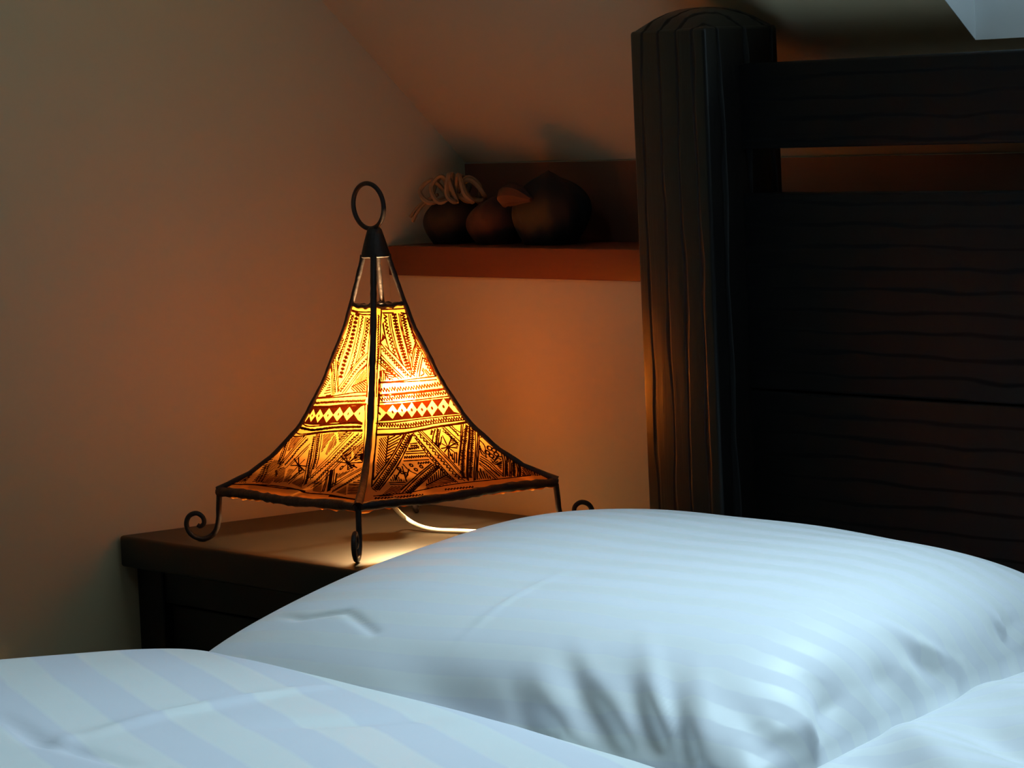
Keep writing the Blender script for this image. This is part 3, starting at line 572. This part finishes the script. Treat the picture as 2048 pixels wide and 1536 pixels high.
[('L',[(-12.6,250.7),(4.0,249.5),(20.9,249.1)]),('L',[(-11.7,246.1),(5.0,244.9)]),('L',[(-12.0,249.0),(-21.1,219.1),(-35.8,180.3),(-47.3,146.1)]),('L',[(22.1,245.7),(26.6,222.1),(35.0,195.2),(45.6,164.0)]),('L',[(22.5,238.2),(27.7,211.8),(31.8,198.0),(44.4,163.3)]),('Z',[(-7.7,243.8),(-9.1,233.2),(-8.0,216.4),(-7.0,191.9)],2.2,4.41),('L',[(-2.7,244.2),(-4.7,221.2),(-3.4,200.9),(-0.4,183.0)]),('L',[(-0.4,243.2),(-1.8,226.0),(-1.5,200.7),(1.9,180.4)]),('K',[(5.0,242.8),(5.1,220.4),(5.8,198.4),(8.7,172.3)],3.56,3.73),('L',[(11.8,244.0),(11.4,225.0),(12.2,199.6),(11.3,174.5)]),('L',[(14.0,243.0),(13.3,224.8),(13.6,201.2),(15.8,185.8)]),('Z',[(17.8,244.4),(18.2,224.4),(16.6,194.2)],3.05,3.22),('L',[(-12.6,235.1),(-13.8,218.6),(-13.1,201.7)]),('L',[(-13.9,233.6),(-14.4,222.0),(-14.2,208.5)]),('P',[(-16.4,223.4),(-14.8,215.3),(-22.4,210.9)]),('L',[(-22.7,210.0),(-14.5,196.8),(8.9,165.6)]),('L',[(-17.6,207.1),(-2.3,187.4),(9.2,170.5)]),('Z',[(-23.3,204.2),(-9.5,186.3),(5.2,166.7)],2.03,3.9),('L',[(-27.1,197.8),(-17.7,185.3),(-1.0,165.6)]),('L',[(-29.0,194.6),(-19.3,183.0),(-4.2,165.1)]),('Z',[(-29.4,193.0),(-19.9,180.6),(-7.4,167.8)],1.53,3.9),('L',[(-31.1,189.0),(-19.8,177.2),(-8.3,164.6)]),('L',[(-32.2,186.6),(-22.0,176.6),(-12.5,167.4)]),('L',[(9.1,166.4),(17.3,185.7),(28.5,207.5)]),('L',[(8.1,169.8),(18.1,192.4),(27.7,208.4)]),('Z',[(30.7,201.4),(22.4,186.1),(12.3,166.9)],2.54,3.05),('L',[(32.5,193.7),(25.2,181.7),(16.7,164.9)]),('L',[(32.8,189.4),(25.9,176.6),(20.9,165.4)]),('Z',[(32.9,187.8),(36.4,178.2),(41.0,165.3)],2.03,4.24),('L',[(28.6,175.6),(34.8,165.0)]),('L',[(27.2,174.0),(28.8,168.8),(23.1,166.0)]),('L',[(32.1,173.6),(38.0,165.5)]),('Z',[(24.8,230.6),(26.2,213.6),(28.3,199.9)],1.36,3.73),('Z',[(-17.2,243.7),(-26.3,211.2),(-37.2,178.7)],0.85,3.05),('V',[(-34.3,178.5),(-22.3,179.1),(-13.7,166.7),(-16.0,165.3),(-38.2,163.9)],-60,2.6),('L',[(-38.2,163.9),(-8.8,162.9),(16.3,163.6),(45.6,164.0)]),('L',[(-38.4,163.1),(5.4,160.8),(45.3,159.8)]),('Z',[(-38.8,154.3),(-8.1,153.3),(23.2,153.1),(50.9,154.2)],2.84,3.91),('L',[(-44.7,148.7),(0.6,148.0),(52.2,148.1)]),('L',[(-45.3,147.0),(0.1,146.3),(52.7,146.4)]),('Z',[(-44.5,143.3),(-11.5,142.9),(19.8,142.6),(54.5,142.5)],2.49,3.55),('L',[(-47.9,139.2),(-2.9,137.6),(56.2,137.9)]),('D',[(-49.3,125.9),(-30.6,126.2),(-16.8,127.2),(-3.0,126.3),(11.7,125.2),(26.5,125.6),(43.5,125.9),(59.2,127.1),(-46.6,133.9),(-27.8,134.6),(-14.1,135.2),(0.1,135.3),(14.6,133.6),(29.9,135.4),(46.9,135.7),(57.8,135.9),(-52.0,117.9),(-33.5,117.9),(-19.5,119.2),(-6.1,117.2),(8.8,116.8),(23.0,115.7),(40.0,116.1),(56.1,118.3),(-51.8,136.7),(-27.2,136.3),(-13.9,135.9),(0.3,136.0),(15.4,136.0),(30.1,136.1),(47.0,136.1),(57.9,135.7),(-59.6,116.7),(-34.3,115.6),(-20.9,115.6),(-6.8,115.2),(8.2,115.2),(22.8,115.2),(39.6,115.0),(66.4,114.4),(-39.9,126.1),(-23.7,126.7),(-9.9,126.7),(4.4,125.7),(19.1,125.4),(35.0,125.7),(51.4,126.5)],1.95),('L',[(-59.2,114.9),(-32.0,113.4),(9.7,113.8),(67.0,113.0)]),('Z',[(-56.1,112.2),(-17.3,108.3),(24.9,109.5),(68.5,109.4)],2.49,3.73),('L',[(-60.9,107.3),(-14.6,104.4),(28.0,106.5),(69.8,106.6)]),('L',[(-63.2,101.4),(-27.3,99.0),(22.3,102.4),(70.9,103.9)]),('L',[(-63.9,99.9),(-28.0,97.5),(21.6,100.9),(71.6,102.4)]),('L',[(-12.0,251.6),(-33.8,171.5),(-54.3,120.2),(-72.3,84.3),(-98.2,39.5)]),('L',[(-36.7,168.3),(-62.1,102.9),(-106.6,28.7)]),('L',[(-21.9,97.4),(-56.8,66.8),(-104.1,31.0)]),('L',[(-25.1,97.1),(-57.9,68.9),(-98.2,39.5)]),('Z',[(-17.4,95.9),(-55.0,62.4),(-107.0,23.3)],2.84,3.91),('L',[(-11.6,97.2),(-50.5,59.6),(-100.6,22.2)]),('L',[(-14.0,96.5),(-52.2,62.0),(-101.7,23.7)]),('L',[(-11.6,97.2),(1.1,59.4),(9.6,18.2)]),('L',[(-12.7,91.3),(-3.9,57.8),(6.8,18.7)]),('Z',[(-11.9,94.3),(-0.8,59.6),(7.8,17.1)],2.13,5.33),('L',[(-4.3,99.4),(11.3,62.5),(20.6,19.0)]),('Z',[(-5.1,95.5),(7.4,63.0),(16.9,19.7)],2.13,5.33),('L',[(1.1,99.8),(18.3,63.8),(26.3,30.7)]),('L',[(-1.3,99.1),(15.8,63.0),(25.9,23.7)]),('V',[(-61.2,96.9),(-26.3,96.9),(-60.7,67.3),(-91.1,45.1)],60,2.9),('Z',[(-28.3,77.2),(-11.7,77.3)],1.6,2.84),('L',[(-33.0,73.8),(-8.7,72.6)]),('L',[(-35.3,71.2),(-8.2,69.4)]),('Z',[(-39.4,66.7),(-7.1,64.9)],1.78,3.2),('L',[(-43.0,61.9),(-7.2,59.3)]),('L',[(-23.3,83.6),(-12.0,83.3)]),('Z',[(-23.6,80.6),(-13.4,80.4)],1.07,2.49),('O',[(-35.9,54.3),(-33.1,47.2),(-23.7,50.4),(-54.1,45.6),(-49.6,42.8),(-55.1,51.3)],1.95),('L',[(-46.3,57.9),(-42.9,47.4),(-34.9,39.7)]),('L',[(-48.9,54.9),(-55.5,30.8)]),('L',[(-52.2,50.9),(-69.9,35.6)]),('L',[(-41.7,49.5),(-52.4,37.6)]),('Z',[(-25.6,56.2),(-7.6,54.9)],1.6,3.55),('L',[(-4.0,52.2),(-37.2,35.6),(-74.6,12.2)]),('L',[(-6.3,53.6),(-37.9,37.9),(-73.3,17.4)]),('Z',[(-2.2,49.7),(-36.3,30.3),(-69.1,11.3)],2.13,3.91),('L',[(1.4,47.0),(-30.8,29.3),(-65.2,9.4)]),('L',[(0.1,48.3),(-31.8,30.9),(-66.3,10.9)]),('V',[(3.3,46.7),(5.8,18.8),(-41.3,13.2),(-25.4,31.2)],20,2.7),('L',[(-79.2,33.6),(-60.9,30.4),(-58.0,28.5)]),('L',[(-80.2,30.4),(-59.9,25.5)]),('H',[(-81.3,27.1),(-63.0,23.9),(-76.4,12.5),(-105.0,12.1)],-45,3.0),('H',[(-64.2,45.9),(-58.2,31.3),(-78.0,35.7)],70,2.6),('L',[(63.8,101.8),(47.1,73.3),(27.8,45.0)]),('L',[(60.7,101.2),(43.7,70.2),(29.0,47.9)]),('Z',[(67.9,99.5),(54.4,77.8),(37.7,51.7),(21.4,24.1)],2.52,2.68),('L',[(72.3,99.9),(58.5,75.6),(40.7,46.3),(24.9,21.0)]),('L',[(73.2,99.7),(58.2,72.1),(25.1,18.5)]),('Z',[(75.4,95.9),(61.8,71.7),(47.0,47.5),(30.6,22.5)],2.52,2.83),('L',[(77.1,93.0),(65.5,67.7),(51.1,44.9),(32.6,17.2)]),('L',[(79.3,89.2),(67.7,67.4),(53.7,44.5),(35.0,18.0)]),('L',[(80.4,87.3),(69.2,65.5),(55.5,44.3),(38.3,18.7)]),('L',[(29.9,95.7),(36.8,86.9),(43.5,73.7)]),('L',[(34.0,102.4),(41.1,90.0),(47.7,78.5)]),('Z',[(31.9,100.0),(37.6,88.6),(43.8,76.3)],1.42,3.46),('Z',[(42.0,101.5),(46.7,93.8),(50.1,85.4)],1.26,3.15),('L',[(46.0,102.0),(49.3,95.3),(54.4,90.3)]),('L',[(28.5,98.6),(21.4,87.8),(13.2,74.6)]),('L',[(21.4,99.4),(14.7,91.2),(8.0,81.3)]),('Z',[(25.4,98.9),(18.3,88.1),(11.7,77.4)],1.73,2.52),('Z',[(16.2,98.2),(11.1,91.6)],1.42,2.52),('L',[(25.3,88.2),(17.9,76.7)]),('L',[(27.3,73.0),(27.0,89.8)]),('L',[(27.3,73.0),(39.5,86.6)]),('L',[(27.3,73.0),(43.7,78.1)]),('L',[(27.3,73.0),(40.1,70.6)]),('L',[(27.3,73.0),(35.7,62.0)]),('L',[(27.3,73.0),(25.7,54.3)]),('L',[(27.3,73.0),(20.7,57.0)]),('L',[(27.3,73.0),(16.8,72.4)]),('L',[(27.3,73.0),(20.8,79.0)]),('L',[(27.3,73.0),(18.8,66.9)]),('P',[(12.6,77.3),(20.3,81.7),(15.4,73.4)]),('H',[(36.7,88.7),(43.5,73.7),(41.0,70.5),(33.6,78.4)],-20,2.2),('H',[(24.5,63.5),(39.4,67.2),(28.0,47.0),(23.4,48.6)],60,2.6),('O',[(78.4,59.3),(89.5,61.4),(85.0,65.0),(81.1,53.4),(89.1,54.9)],2.99),('L',[(81.3,83.7),(81.9,84.7),(86.9,76.1),(94.5,63.2)]),('L',[(78.7,80.4),(83.2,81.6),(87.0,75.9),(91.5,68.1),(97.2,55.8)]),('L',[(76.2,77.1),(79.1,71.4),(78.5,64.4),(71.7,51.2)]),('L',[(71.3,67.0),(69.7,57.5),(74.0,51.9)]),('L',[(72.9,70.4),(72.3,65.1),(73.2,57.0)]),('L',[(76.8,48.5),(79.0,44.2),(87.5,49.1),(91.2,45.6)]),('L',[(76.3,44.5),(80.3,40.0),(89.8,41.7)]),('L',[(79.3,51.2),(81.5,46.8),(88.6,50.9),(95.7,50.0)]),('L',[(63.0,52.3),(71.9,40.1),(76.5,19.6)]),('L',[(65.5,55.0),(74.4,42.8),(79.6,22.8)]),('Z',[(61.3,49.5),(69.2,35.5),(72.3,19.1)],1.1,2.68),('L',[(58.3,45.9),(64.3,35.1),(66.7,16.3)]),('L',[(57.2,44.1),(61.4,33.5),(63.4,15.6)]),('H',[(54.7,41.4),(60.8,16.0),(40.8,18.3)],70,3.0),('L',[(98.0,58.3),(90.9,39.6),(76.1,17.8)]),('L',[(100.2,55.1),(92.8,37.8),(78.7,17.3)]),('L',[(103.5,50.6),(97.8,35.1),(84.6,16.3)]),('L',[(105.0,48.4),(99.5,33.9),(86.7,16.0)]),('L',[(109.8,41.6),(105.7,29.1),(95.2,14.5)]),('L',[(112.0,38.5),(106.7,27.0),(97.3,14.1)]),('L',[(113.4,36.4),(107.6,25.6),(99.0,13.8)]),('Z',[(103.2,51.0),(81.6,17.5)],1.57,2.68),('Z',[(108.8,43.1),(90.9,15.9)],1.89,2.36),('H',[(115.2,33.2),(121.8,21.9),(124.2,11.5),(101.1,14.1)],80,2.2),('H',[(121.8,21.9),(133.6,11.2),(123.0,11.2)],75,2.4),('H',[(79.0,44.2),(92.4,44.4),(81.7,28.7)],15,2.2),('L',[(-114.1,13.6),(-94.4,12.9),(-64.6,11.9),(-21.4,15.2),(20.8,16.2),(51.6,15.1),(114.9,14.1)]),('Z',[(-114.4,9.9),(-88.1,6.8),(-48.3,5.3)],1.42,4.26),('L',[(-106.8,12.4),(-87.8,10.6)]),('Z',[(-15.2,8.9),(25.5,7.4)],1.24,4.26),('L',[(21.9,249.1),(32.0,213.3),(45.6,169.7),(56.3,139.9),(69.5,107.3),(89.9,70.9),(109.9,41.5),(126.8,20.0)])])

ZS = np.linspace(.655, .885, 461)
MID = np.array([fpt(1, .5, z) for z in ZS]); SEG = np.r_[0, np.cumsum(np.linalg.norm(np.diff(MID, axis=0), axis=1))]
TS = (SEG - np.interp(.661, ZS, SEG)) * 1000
def panel(k, pat):
    b = MB(); nu, nz = 24, 90
    zs = np.linspace(.6575, .8765, nz)
    v = []; f = []
    for z in zs:
        for i in range(nu + 1): v.append(fpt(k, i / nu, z))
    for j in range(nz - 1):
        for i in range(nu):
            a = j * (nu + 1) + i; f.append((a, a + 1, a + nu + 2, a + nu + 1))
    b.add(v, f, 0)
    rh = np.random.RandomState(20 + k); A0, A1 = corner(k, .661), corner((k + 1) % 4, .661); cc0 = np.array([LC[0], LC[1], .661]); nh = 40
    hv = []
    for i in range(nh + 1):
        q = A0 + (A1 - A0) * i / nh; e = np.array([0, 0, 1.0]); q_in = q + (cc0 - q) * (.17 + .02 * rh.uniform(-1, 1))
        hv += [q + e * -.0035, q + e * -.0070 + e * .0018 * rh.uniform(-1, 1), q_in + e * (-.004)]
    b.add(hv, [f_ for i in range(nh) for f_ in ((3 * i, 3 * i + 3, 3 * i + 4, 3 * i + 1), (3 * i + 1, 3 * i + 4, 3 * i + 5, 3 * i + 2))], 0)
    mid = (corner(k, .70) + corner((k + 1) % 4, .70)) / 2 - np.array([LC[0], LC[1], .70]); out = mid / np.linalg.norm(mid)
    def to3(s, t, off=.00045):
        z = float(np.interp(t, TS, ZS)); w = rz(z) * SQ2 * 1000
        u = min(max(s / w + .5, .0), 1.0)
        return fpt(k, u, min(z, .876)) + out * off + np.array([0, 0, off * .5])
    rng = np.random.RandomState(7 + k)
    def ribbon(pts, wd):
        P = [np.array(p, float) for p in pts]; Q = [P[0]]
        for a, c in zip(P, P[1:]):
            d = np.linalg.norm(c - a); m = max(1, int(d / 3.5))
            for i in range(1, m + 1): Q.append(a + (c - a) * i / m)
        if len(Q) < 2: return
        vv = []; ff = []
        for i, q in enumerate(Q):
            a = Q[max(0, i - 1)]; c = Q[min(len(Q) - 1, i + 1)]; t = c - a; l = np.linalg.norm(t) + 1e-9
            nn = np.array([-t[1], t[0]]) / l * wd / 2 * 1.75 * rng.uniform(.8, 1.25)
            vv += [to3(*(q - nn)), to3(*(q + nn))]
        for i in range(len(Q) - 1): ff.append((2 * i, 2 * i + 2, 2 * i + 3, 2 * i + 1))
        b.add(vv, ff, 1)
    def poly(pts):
        c = np.mean(pts, axis=0); vv = [to3(*c, .0005)] + [to3(*p, .0005) for p in pts]; n = len(pts)
        b.add(vv, [(0, 1 + i, 1 + (i + 1) % n) for i in range(n)], 1)
    def along(pts, step):
        P = [np.array(p, float) for p in (catmull(pts, 6) if len(pts) > 2 else pts)]
        S = np.r_[0, np.cumsum([np.linalg.norm(c - a) for a, c in zip(P, P[1:])])]; P = np.array(P)
        s = np.arange(0, S[-1], step); X = np.interp(s, S, P[:, 0]); Y = np.interp(s, S, P[:, 1])
        T = np.stack([np.gradient(X), np.gradient(Y)], -1) if len(s) > 1 else np.array([[0, 1.]])
        T /= np.linalg.norm(T, axis=1, keepdims=True) + 1e-9
        return np.stack([X, Y], -1), np.stack([-T[:, 1], T[:, 0]], -1)
    def clip(a, c, pg):
        ts = [0., 1.]; n = len(pg)
        for i in range(n):
            p, q = np.array(pg[i]), np.array(pg[(i + 1) % n]); r = c - a; s = q - p
            den = r[0] * s[1] - r[1] * s[0]
            if abs(den) < 1e-9: continue
            t = ((p - a)[0] * s[1] - (p - a)[1] * s[0]) / den; w = ((p - a)[0] * r[1] - (p - a)[1] * r[0]) / den
            if 0 <= w <= 1 and 0 < t < 1: ts.append(t)
        ts.sort(); o = []
        for t0, t1 in zip(ts, ts[1:]):
            m = a + (c - a) * (t0 + t1) / 2; ins = False
            for i in range(n):
                x1, y1 = pg[i]; x2, y2 = pg[(i + 1) % n]
                if (y1 > m[1]) != (y2 > m[1]) and m[0] < (x2 - x1) * (m[1] - y1) / (y2 - y1) + x1: ins = not ins
            if ins and t1 - t0 > 1e-3: o.append((a + (c - a) * t0, a + (c - a) * t1))
        return o
    def hatch(pg, ang, sp, wd=.95):
        c = np.mean(pg, axis=0); d = np.array([math.cos(math.radians(ang)), math.sin(math.radians(ang))]); n = np.array([-d[1], d[0]])
        R = max(np.linalg.norm(np.array(p) - c) for p in pg)
        for s in np.arange(-R, R, sp):
            for a, e in clip(c + n * s - d * R * 1.2, c + n * s + d * R * 1.2, pg):
                if np.linalg.norm(e - a) > 1.5: ribbon([a + (e - a) * .06, (a + e) / 2 + n * rng.uniform(-.25, .25), e - (e - a) * .06], wd)
    for el in pat:
        kd, pts = el[0], el[1]
        if kd == 'L': ribbon(catmull(pts, 5) if len(pts) > 2 else pts, 1.0)
        elif kd == 'Z':
            P, Nn = along(pts, max(el[3] / 2, .7)); Q = [p + n_ * el[2] * (1 if i % 2 else -1) * rng.uniform(.7, 1.2) for i, (p, n_) in enumerate(zip(P, Nn))]
            for q0, q1 in zip(Q, Q[1:]):
                e = (q1 - q0) / (np.linalg.norm(q1 - q0) + 1e-9) * .3; ribbon([q0 - e, q1 + e], 1.0)
        elif kd == 'K':
            P, Nn = along(pts, el[3]); ribbon(P, 1.1)
            for p, n_ in zip(P, Nn): ribbon([p - n_ * el[2], p + n_ * el[2]], 1.7)
        elif kd == 'P': poly(pts)
        elif kd == 'O':
            for p in pts:
                ribbon([(p[0] + el[2] * math.cos(a), p[1] + el[2] * math.sin(a)) for a in np.linspace(0, 6.28, 14)], 1.2)
        elif kd == 'H': hatch(pts, el[2], el[3])
        elif kd == 'V':
            c = np.mean(pts, axis=0); a = math.radians(el[2]); d = np.array([math.cos(a), math.sin(a)]); n_ = np.array([-d[1], d[0]])
            for sgn in (1, -1):
                far = [c + d * 80, c + d * 80 + n_ * sgn * 80, c - d * 80 + n_ * sgn * 80, c - d * 80]
                # half of the polygon on one side of the spine
                pg = [np.array(p) for p in pts]; res = []
                for p, q in zip(pg, pg[1:] + pg[:1]):
                    dp, dq = (p - c) @ n_ * sgn, (q - c) @ n_ * sgn
                    if dp >= 0: res.append(p)
                    if (dp >= 0) != (dq >= 0): res.append(p + (q - p) * dp / (dp - dq))
                if len(res) > 2: hatch(res, el[2] + sgn * 42, el[3])
            for a_, e_ in clip(c - d * 90, c + d * 90, pts): ribbon([a_, e_], 1.1)
        elif kd == 'D':
            P = [np.array(p) for p in pts]; cc, tt, bt, tl, bl, ct = P[:8], P[8:16], P[16:24], P[24:32], P[32:40], P[40:47]
            for i in range(7):
                poly([tl[i], tl[i + 1], tt[i + 1], ct[i], tt[i]]); poly([bl[i], bl[i + 1], bt[i + 1], ct[i], bt[i]])
            for i, p in enumerate(cc):
                r = el[2] * (.55 + .45 * abs(tt[i][1] - bt[i][1]) / 13)
                poly([p + r * np.array([math.cos(a) * .75, math.sin(a)]) for a in np.linspace(0, 6.28, 13)[:-1]])
    return b
FACE_PAT = {0: PATTERN[0], 1: PATTERN[1], 2: PATTERN[0], 3: PATTERN[1]}
for k in range(4):
    panel(k, FACE_PAT[k]).build('leather_panel', [M_LEATHER, M_INK], lamp)
# iron ribs at the four corners, running on up to the cap
rng = np.random.RandomState(2)
for k in range(4):
    zs = np.linspace(.661, .936, 44)
    b = MB(); b.tube([corner(k, z, .0016) for z in zs], [(.0040 if k == 1 else .0031) + .0004 * rng.uniform(-1, 1) + (.0022 * math.exp(-(z - .661) / .012)) for z in zs], 10)
    # leather stitches over the rib
    b.build('rib', M_IRON, lamp)
# wrapped rods round the base
for k in range(4):
    A, B_ = corner(k, .661), corner((k + 1) % 4, .661)
    b = MB(); n = 40
    b.tube([A * (1 - t) + B_ * t + np.array([0, 0, -.0015 + .0012 * math.sin(t * 9 + k)]) for t in np.linspace(0, 1, n)], [.0054 + .0009 * rng.uniform(-1, 1) for _ in range(n)], 10)
    b.build('base_rod', M_IRON, lamp)
# dark hem round the open top
for k in range(4):
    b = MB(); n = 14
    P = [fpt(k, t, .8775) + np.array([0, 0, -.0025 * math.sin(t * math.pi) + .0007 * math.sin(t * 17 + k)]) for t in np.linspace(0, 1, n)]
    b.tube(P, [.0026 + .0007 * rng.uniform(-1, 1) for _ in range(n)], 8); b.build('top_hem', M_IRON, lamp)
# scrolled legs
leg_prof = catmull([(.2025, .657), (.2040, .640), (.2050, .626), (.2090, .613), (.2180, .6050), (.2290, .6038), (.2400, .6100), (.2445, .6210), (.2410, .6310), (.2320, .6345), (.2245, .6300), (.2230, .6225), (.2275, .6185), (.2310, .6205)], 6)
for k in range(4):
    a = math.radians(225 + 90 * k) + ROT
    P = [(LC[0] + r * math.cos(a), LC[1] + r * math.sin(a), z) for r, z in leg_prof]; n = len(P)
    b = MB(); b.tube(P, [.0036 - .0010 * i / n for i in range(n)], 10); b.build('leg', M_IRON, lamp)
# cap and ring
b = MB(); prof = [(.0158, .9325), (.0172, .9335), (.0166, .938), (.0140, .948), (.0110, .958), (.0085, .9655), (.0060, .9685), (.0001, .970)]
n = 24; v = [(LC[0] + r * math.cos(2 * math.pi * i / n), LC[1] + r * math.sin(2 * math.pi * i / n), z) for r, z in prof for i in range(n)]
f = [(j * n + i, j * n + (i + 1) % n, (j + 1) * n + (i + 1) % n, (j + 1) * n + i) for j in range(len(prof) - 1) for i in range(n)] + [tuple(range(n - 1, -1, -1))]
b.add(v, f); b.build('cap', M_IRON, lamp)
RA = math.radians(10); rc = np.array([LC[0] - .0035, LC[1] - .0045, .9935]); tilt = Vector((-.06, -.06, 1)).normalized()
hx = Vector((math.cos(RA), math.sin(RA), 0)); hx = (hx - tilt * hx.dot(tilt)).normalized()
b = MB(); b.tube([Vector(rc) + hx * (.0252 * math.cos(t)) + tilt * (.0268 * math.sin(t)) for t in np.linspace(0, 2 * math.pi, 48, endpoint=False)], .0028, 12, closed=True)
b.build('ring', M_IRON, lamp)
# socket on a cross bar with a glowing bulb
bx, by = LC
b = MB()
d0 = (corner(0, .661) + corner(1, .661)) / 2; d1 = (corner(2, .661) + corner(3, .661)) / 2
b.tube([d0, d1], .0028, 8)
b.tube([(bx, by, .655), (bx, by, .659), (bx, by, .660), (bx, by, .664)], [.030, .030, .018, .018], 24)
b.tube([(bx, by, .662), (bx, by, .712), (bx + .002, by + .003, .724), (bx + .007, by + .009, .7475)], [.0175, .0175, .0145, .0145], 20)
sock = b.build('socket', M_SOCKET, lamp)
mb = bpy.data.materials.new('glowing_bulb'); mb.use_nodes = True; nt = mb.node_tree; nt.nodes.clear()
em = nt.nodes.new('ShaderNodeEmission'); em.inputs[0].default_value = (1.0, 0.68, 0.32, 1); em.inputs[1].default_value = 830
oo = nt.nodes.new('ShaderNodeOutputMaterial'); L(nt, em.outputs[0], oo.inputs[0])
prof = [(.0001, .8005), (.010, .7985), (.018, .792), (.0225, .781), (.0225, .770), (.0185, .757), (.0150, .748)]
n = 24; v = [(bx + .0075 + (z - .7475) * .15 + r * math.cos(2 * math.pi * i / n), by + .0098 + (z - .7475) * .2 + r * math.sin(2 * math.pi * i / n), z) for r, z in prof for i in range(n)]
f = [(j * n + i, (j + 1) * n + i, (j + 1) * n + (i + 1) % n, j * n + (i + 1) % n) for j in range(len(prof) - 1) for i in range(n)]
mesh_obj('bulb', v, f, mb, lamp)
# power cord: out under the base, across the table to the right
b = MB(); b.tube(catmull([(bx + .002, by, .653), (.287, .213, .6320), (.268, .241, .6150), (.289, .244, .6070), (.318, .2485, .6032), (.352, .2605, .6030), (.386, .2725, .6030), (.45, .30, .6030), (.55, .35, .6030)], 8), .0028, 10); b.build('power_cord', M_CORD, lamp)

# ------------------------------------------------------------------ bundles on the ledge
M_POUCH = simple('black_cloth', (0.0045, 0.004, 0.0045), 0.9, 0, 0.6, 60)
M_RED = simple('rust_cloth', (0.038, 0.013, 0.009), 0.9, 0, 0.6, 60)
M_RAFFIA = simple('pale_raffia', (0.26, 0.18, 0.10), 0.8)
def lump(x, y, rx, ry, h, mat, name, label, seed, cat='bundle', group=None):
    nu, nv = 40, 24; rs = np.random.RandomState(seed); ph = rs.uniform(0, 6.28, 6); v = []
    for j in range(nv + 1):
        t = j / nv; zz = h * (t ** .8)
        rr = math.sin(math.pi * min(1, .16 + .84 * t)) ** .55
        for i in range(nu):
            a = 2 * math.pi * i / nu
            w = 1 + .07 * math.sin(3 * a + ph[0] + t * 3) + .05 * math.sin(5 * a + ph[1]) * t + .03 * math.sin(9 * a + ph[2] + 4 * t)
            v.append((x + rx * rr * w * math.cos(a), y + ry * rr * w * math.sin(a), ZL + .0006 + zz * (1 + .04 * math.sin(2 * a + ph[3]))if j else ZL + .0006))
    f = [(j * nu + i, j * nu + (i + 1) % nu, (j + 1) * nu + (i + 1) % nu, (j + 1) * nu + i) for j in range(nv) for i in range(nu)] + [tuple(range(nu - 1, -1, -1)), tuple(range(nv * nu, nv * nu + nu))]
    o = empty(name, (x, y, ZL), label, cat, group)
    mesh_obj('body', v, f, mat, o)
    return o
G = 'bundles on the ledge'
t1 = lump(.064, .482, .040, .040, .062, M_POUCH, 'pouch', 'small black bundle topped with pale raffia loops at the left end of the ledge', 1, 'pouch', G)
b = MB(); rs = np.random.RandomState(4)
for i in range(13):
    a = -2.2 + i * .42 + rs.uniform(-.2, .2); R = rs.uniform(.022, .040); z0 = ZL + .060
    cxp, cyp = .070 + .008 * rs.uniform(-1, 1), .478
    p = [(cxp, cyp, z0), (cxp + R * .7 * math.cos(a), cyp + R * .5 * math.sin(a), z0 + .020 + rs.uniform(0, .010)), (cxp + R * 1.35 * math.cos(a), cyp + R * .9 * math.sin(a), z0 + rs.uniform(.002, .018)), (cxp + R * 1.2 * math.cos(a + .35), cyp + R * .8 * math.sin(a + .35), z0 - .006), (cxp + .004, cyp, z0 + .002)]
    b.tube(catmull(p, 6), .0031, 6)
for dx, dz in ((-.036, -.030), (-.030, -.022), (-.041, -.024)):
    b.tube(catmull([(.060, .462, ZL + .064), (.060 + dx * .6, .452, ZL + .052), (.060 + dx, .446, ZL + .060 + dz)], 6), .0022, 6)
b.build('raffia_bow', M_RAFFIA, t1)
lump(.158, .484, .042, .040, .060, M_RED, 'pouch', 'small rust-brown bundle between the raffia-topped one and the dark one on the ledge', 2, 'pouch', G)
t3 = lump(.262, .486, .058, .044, .088, M_POUCH, 'pouch', 'largest of the dark bundles on the ledge, beside the bed post', 3, 'pouch', G)
b = MB(); b.tube(catmull([(.215, .452, ZL + .050), (.235, .440, ZL + .062), (.262, .437, ZL + .064), (.285, .440, ZL + .058)], 6), [.003 + .011 * math.sin(math.pi * i / 18) for i in range(19)], 8); b.build('cloth_tie', M_RED, t3)
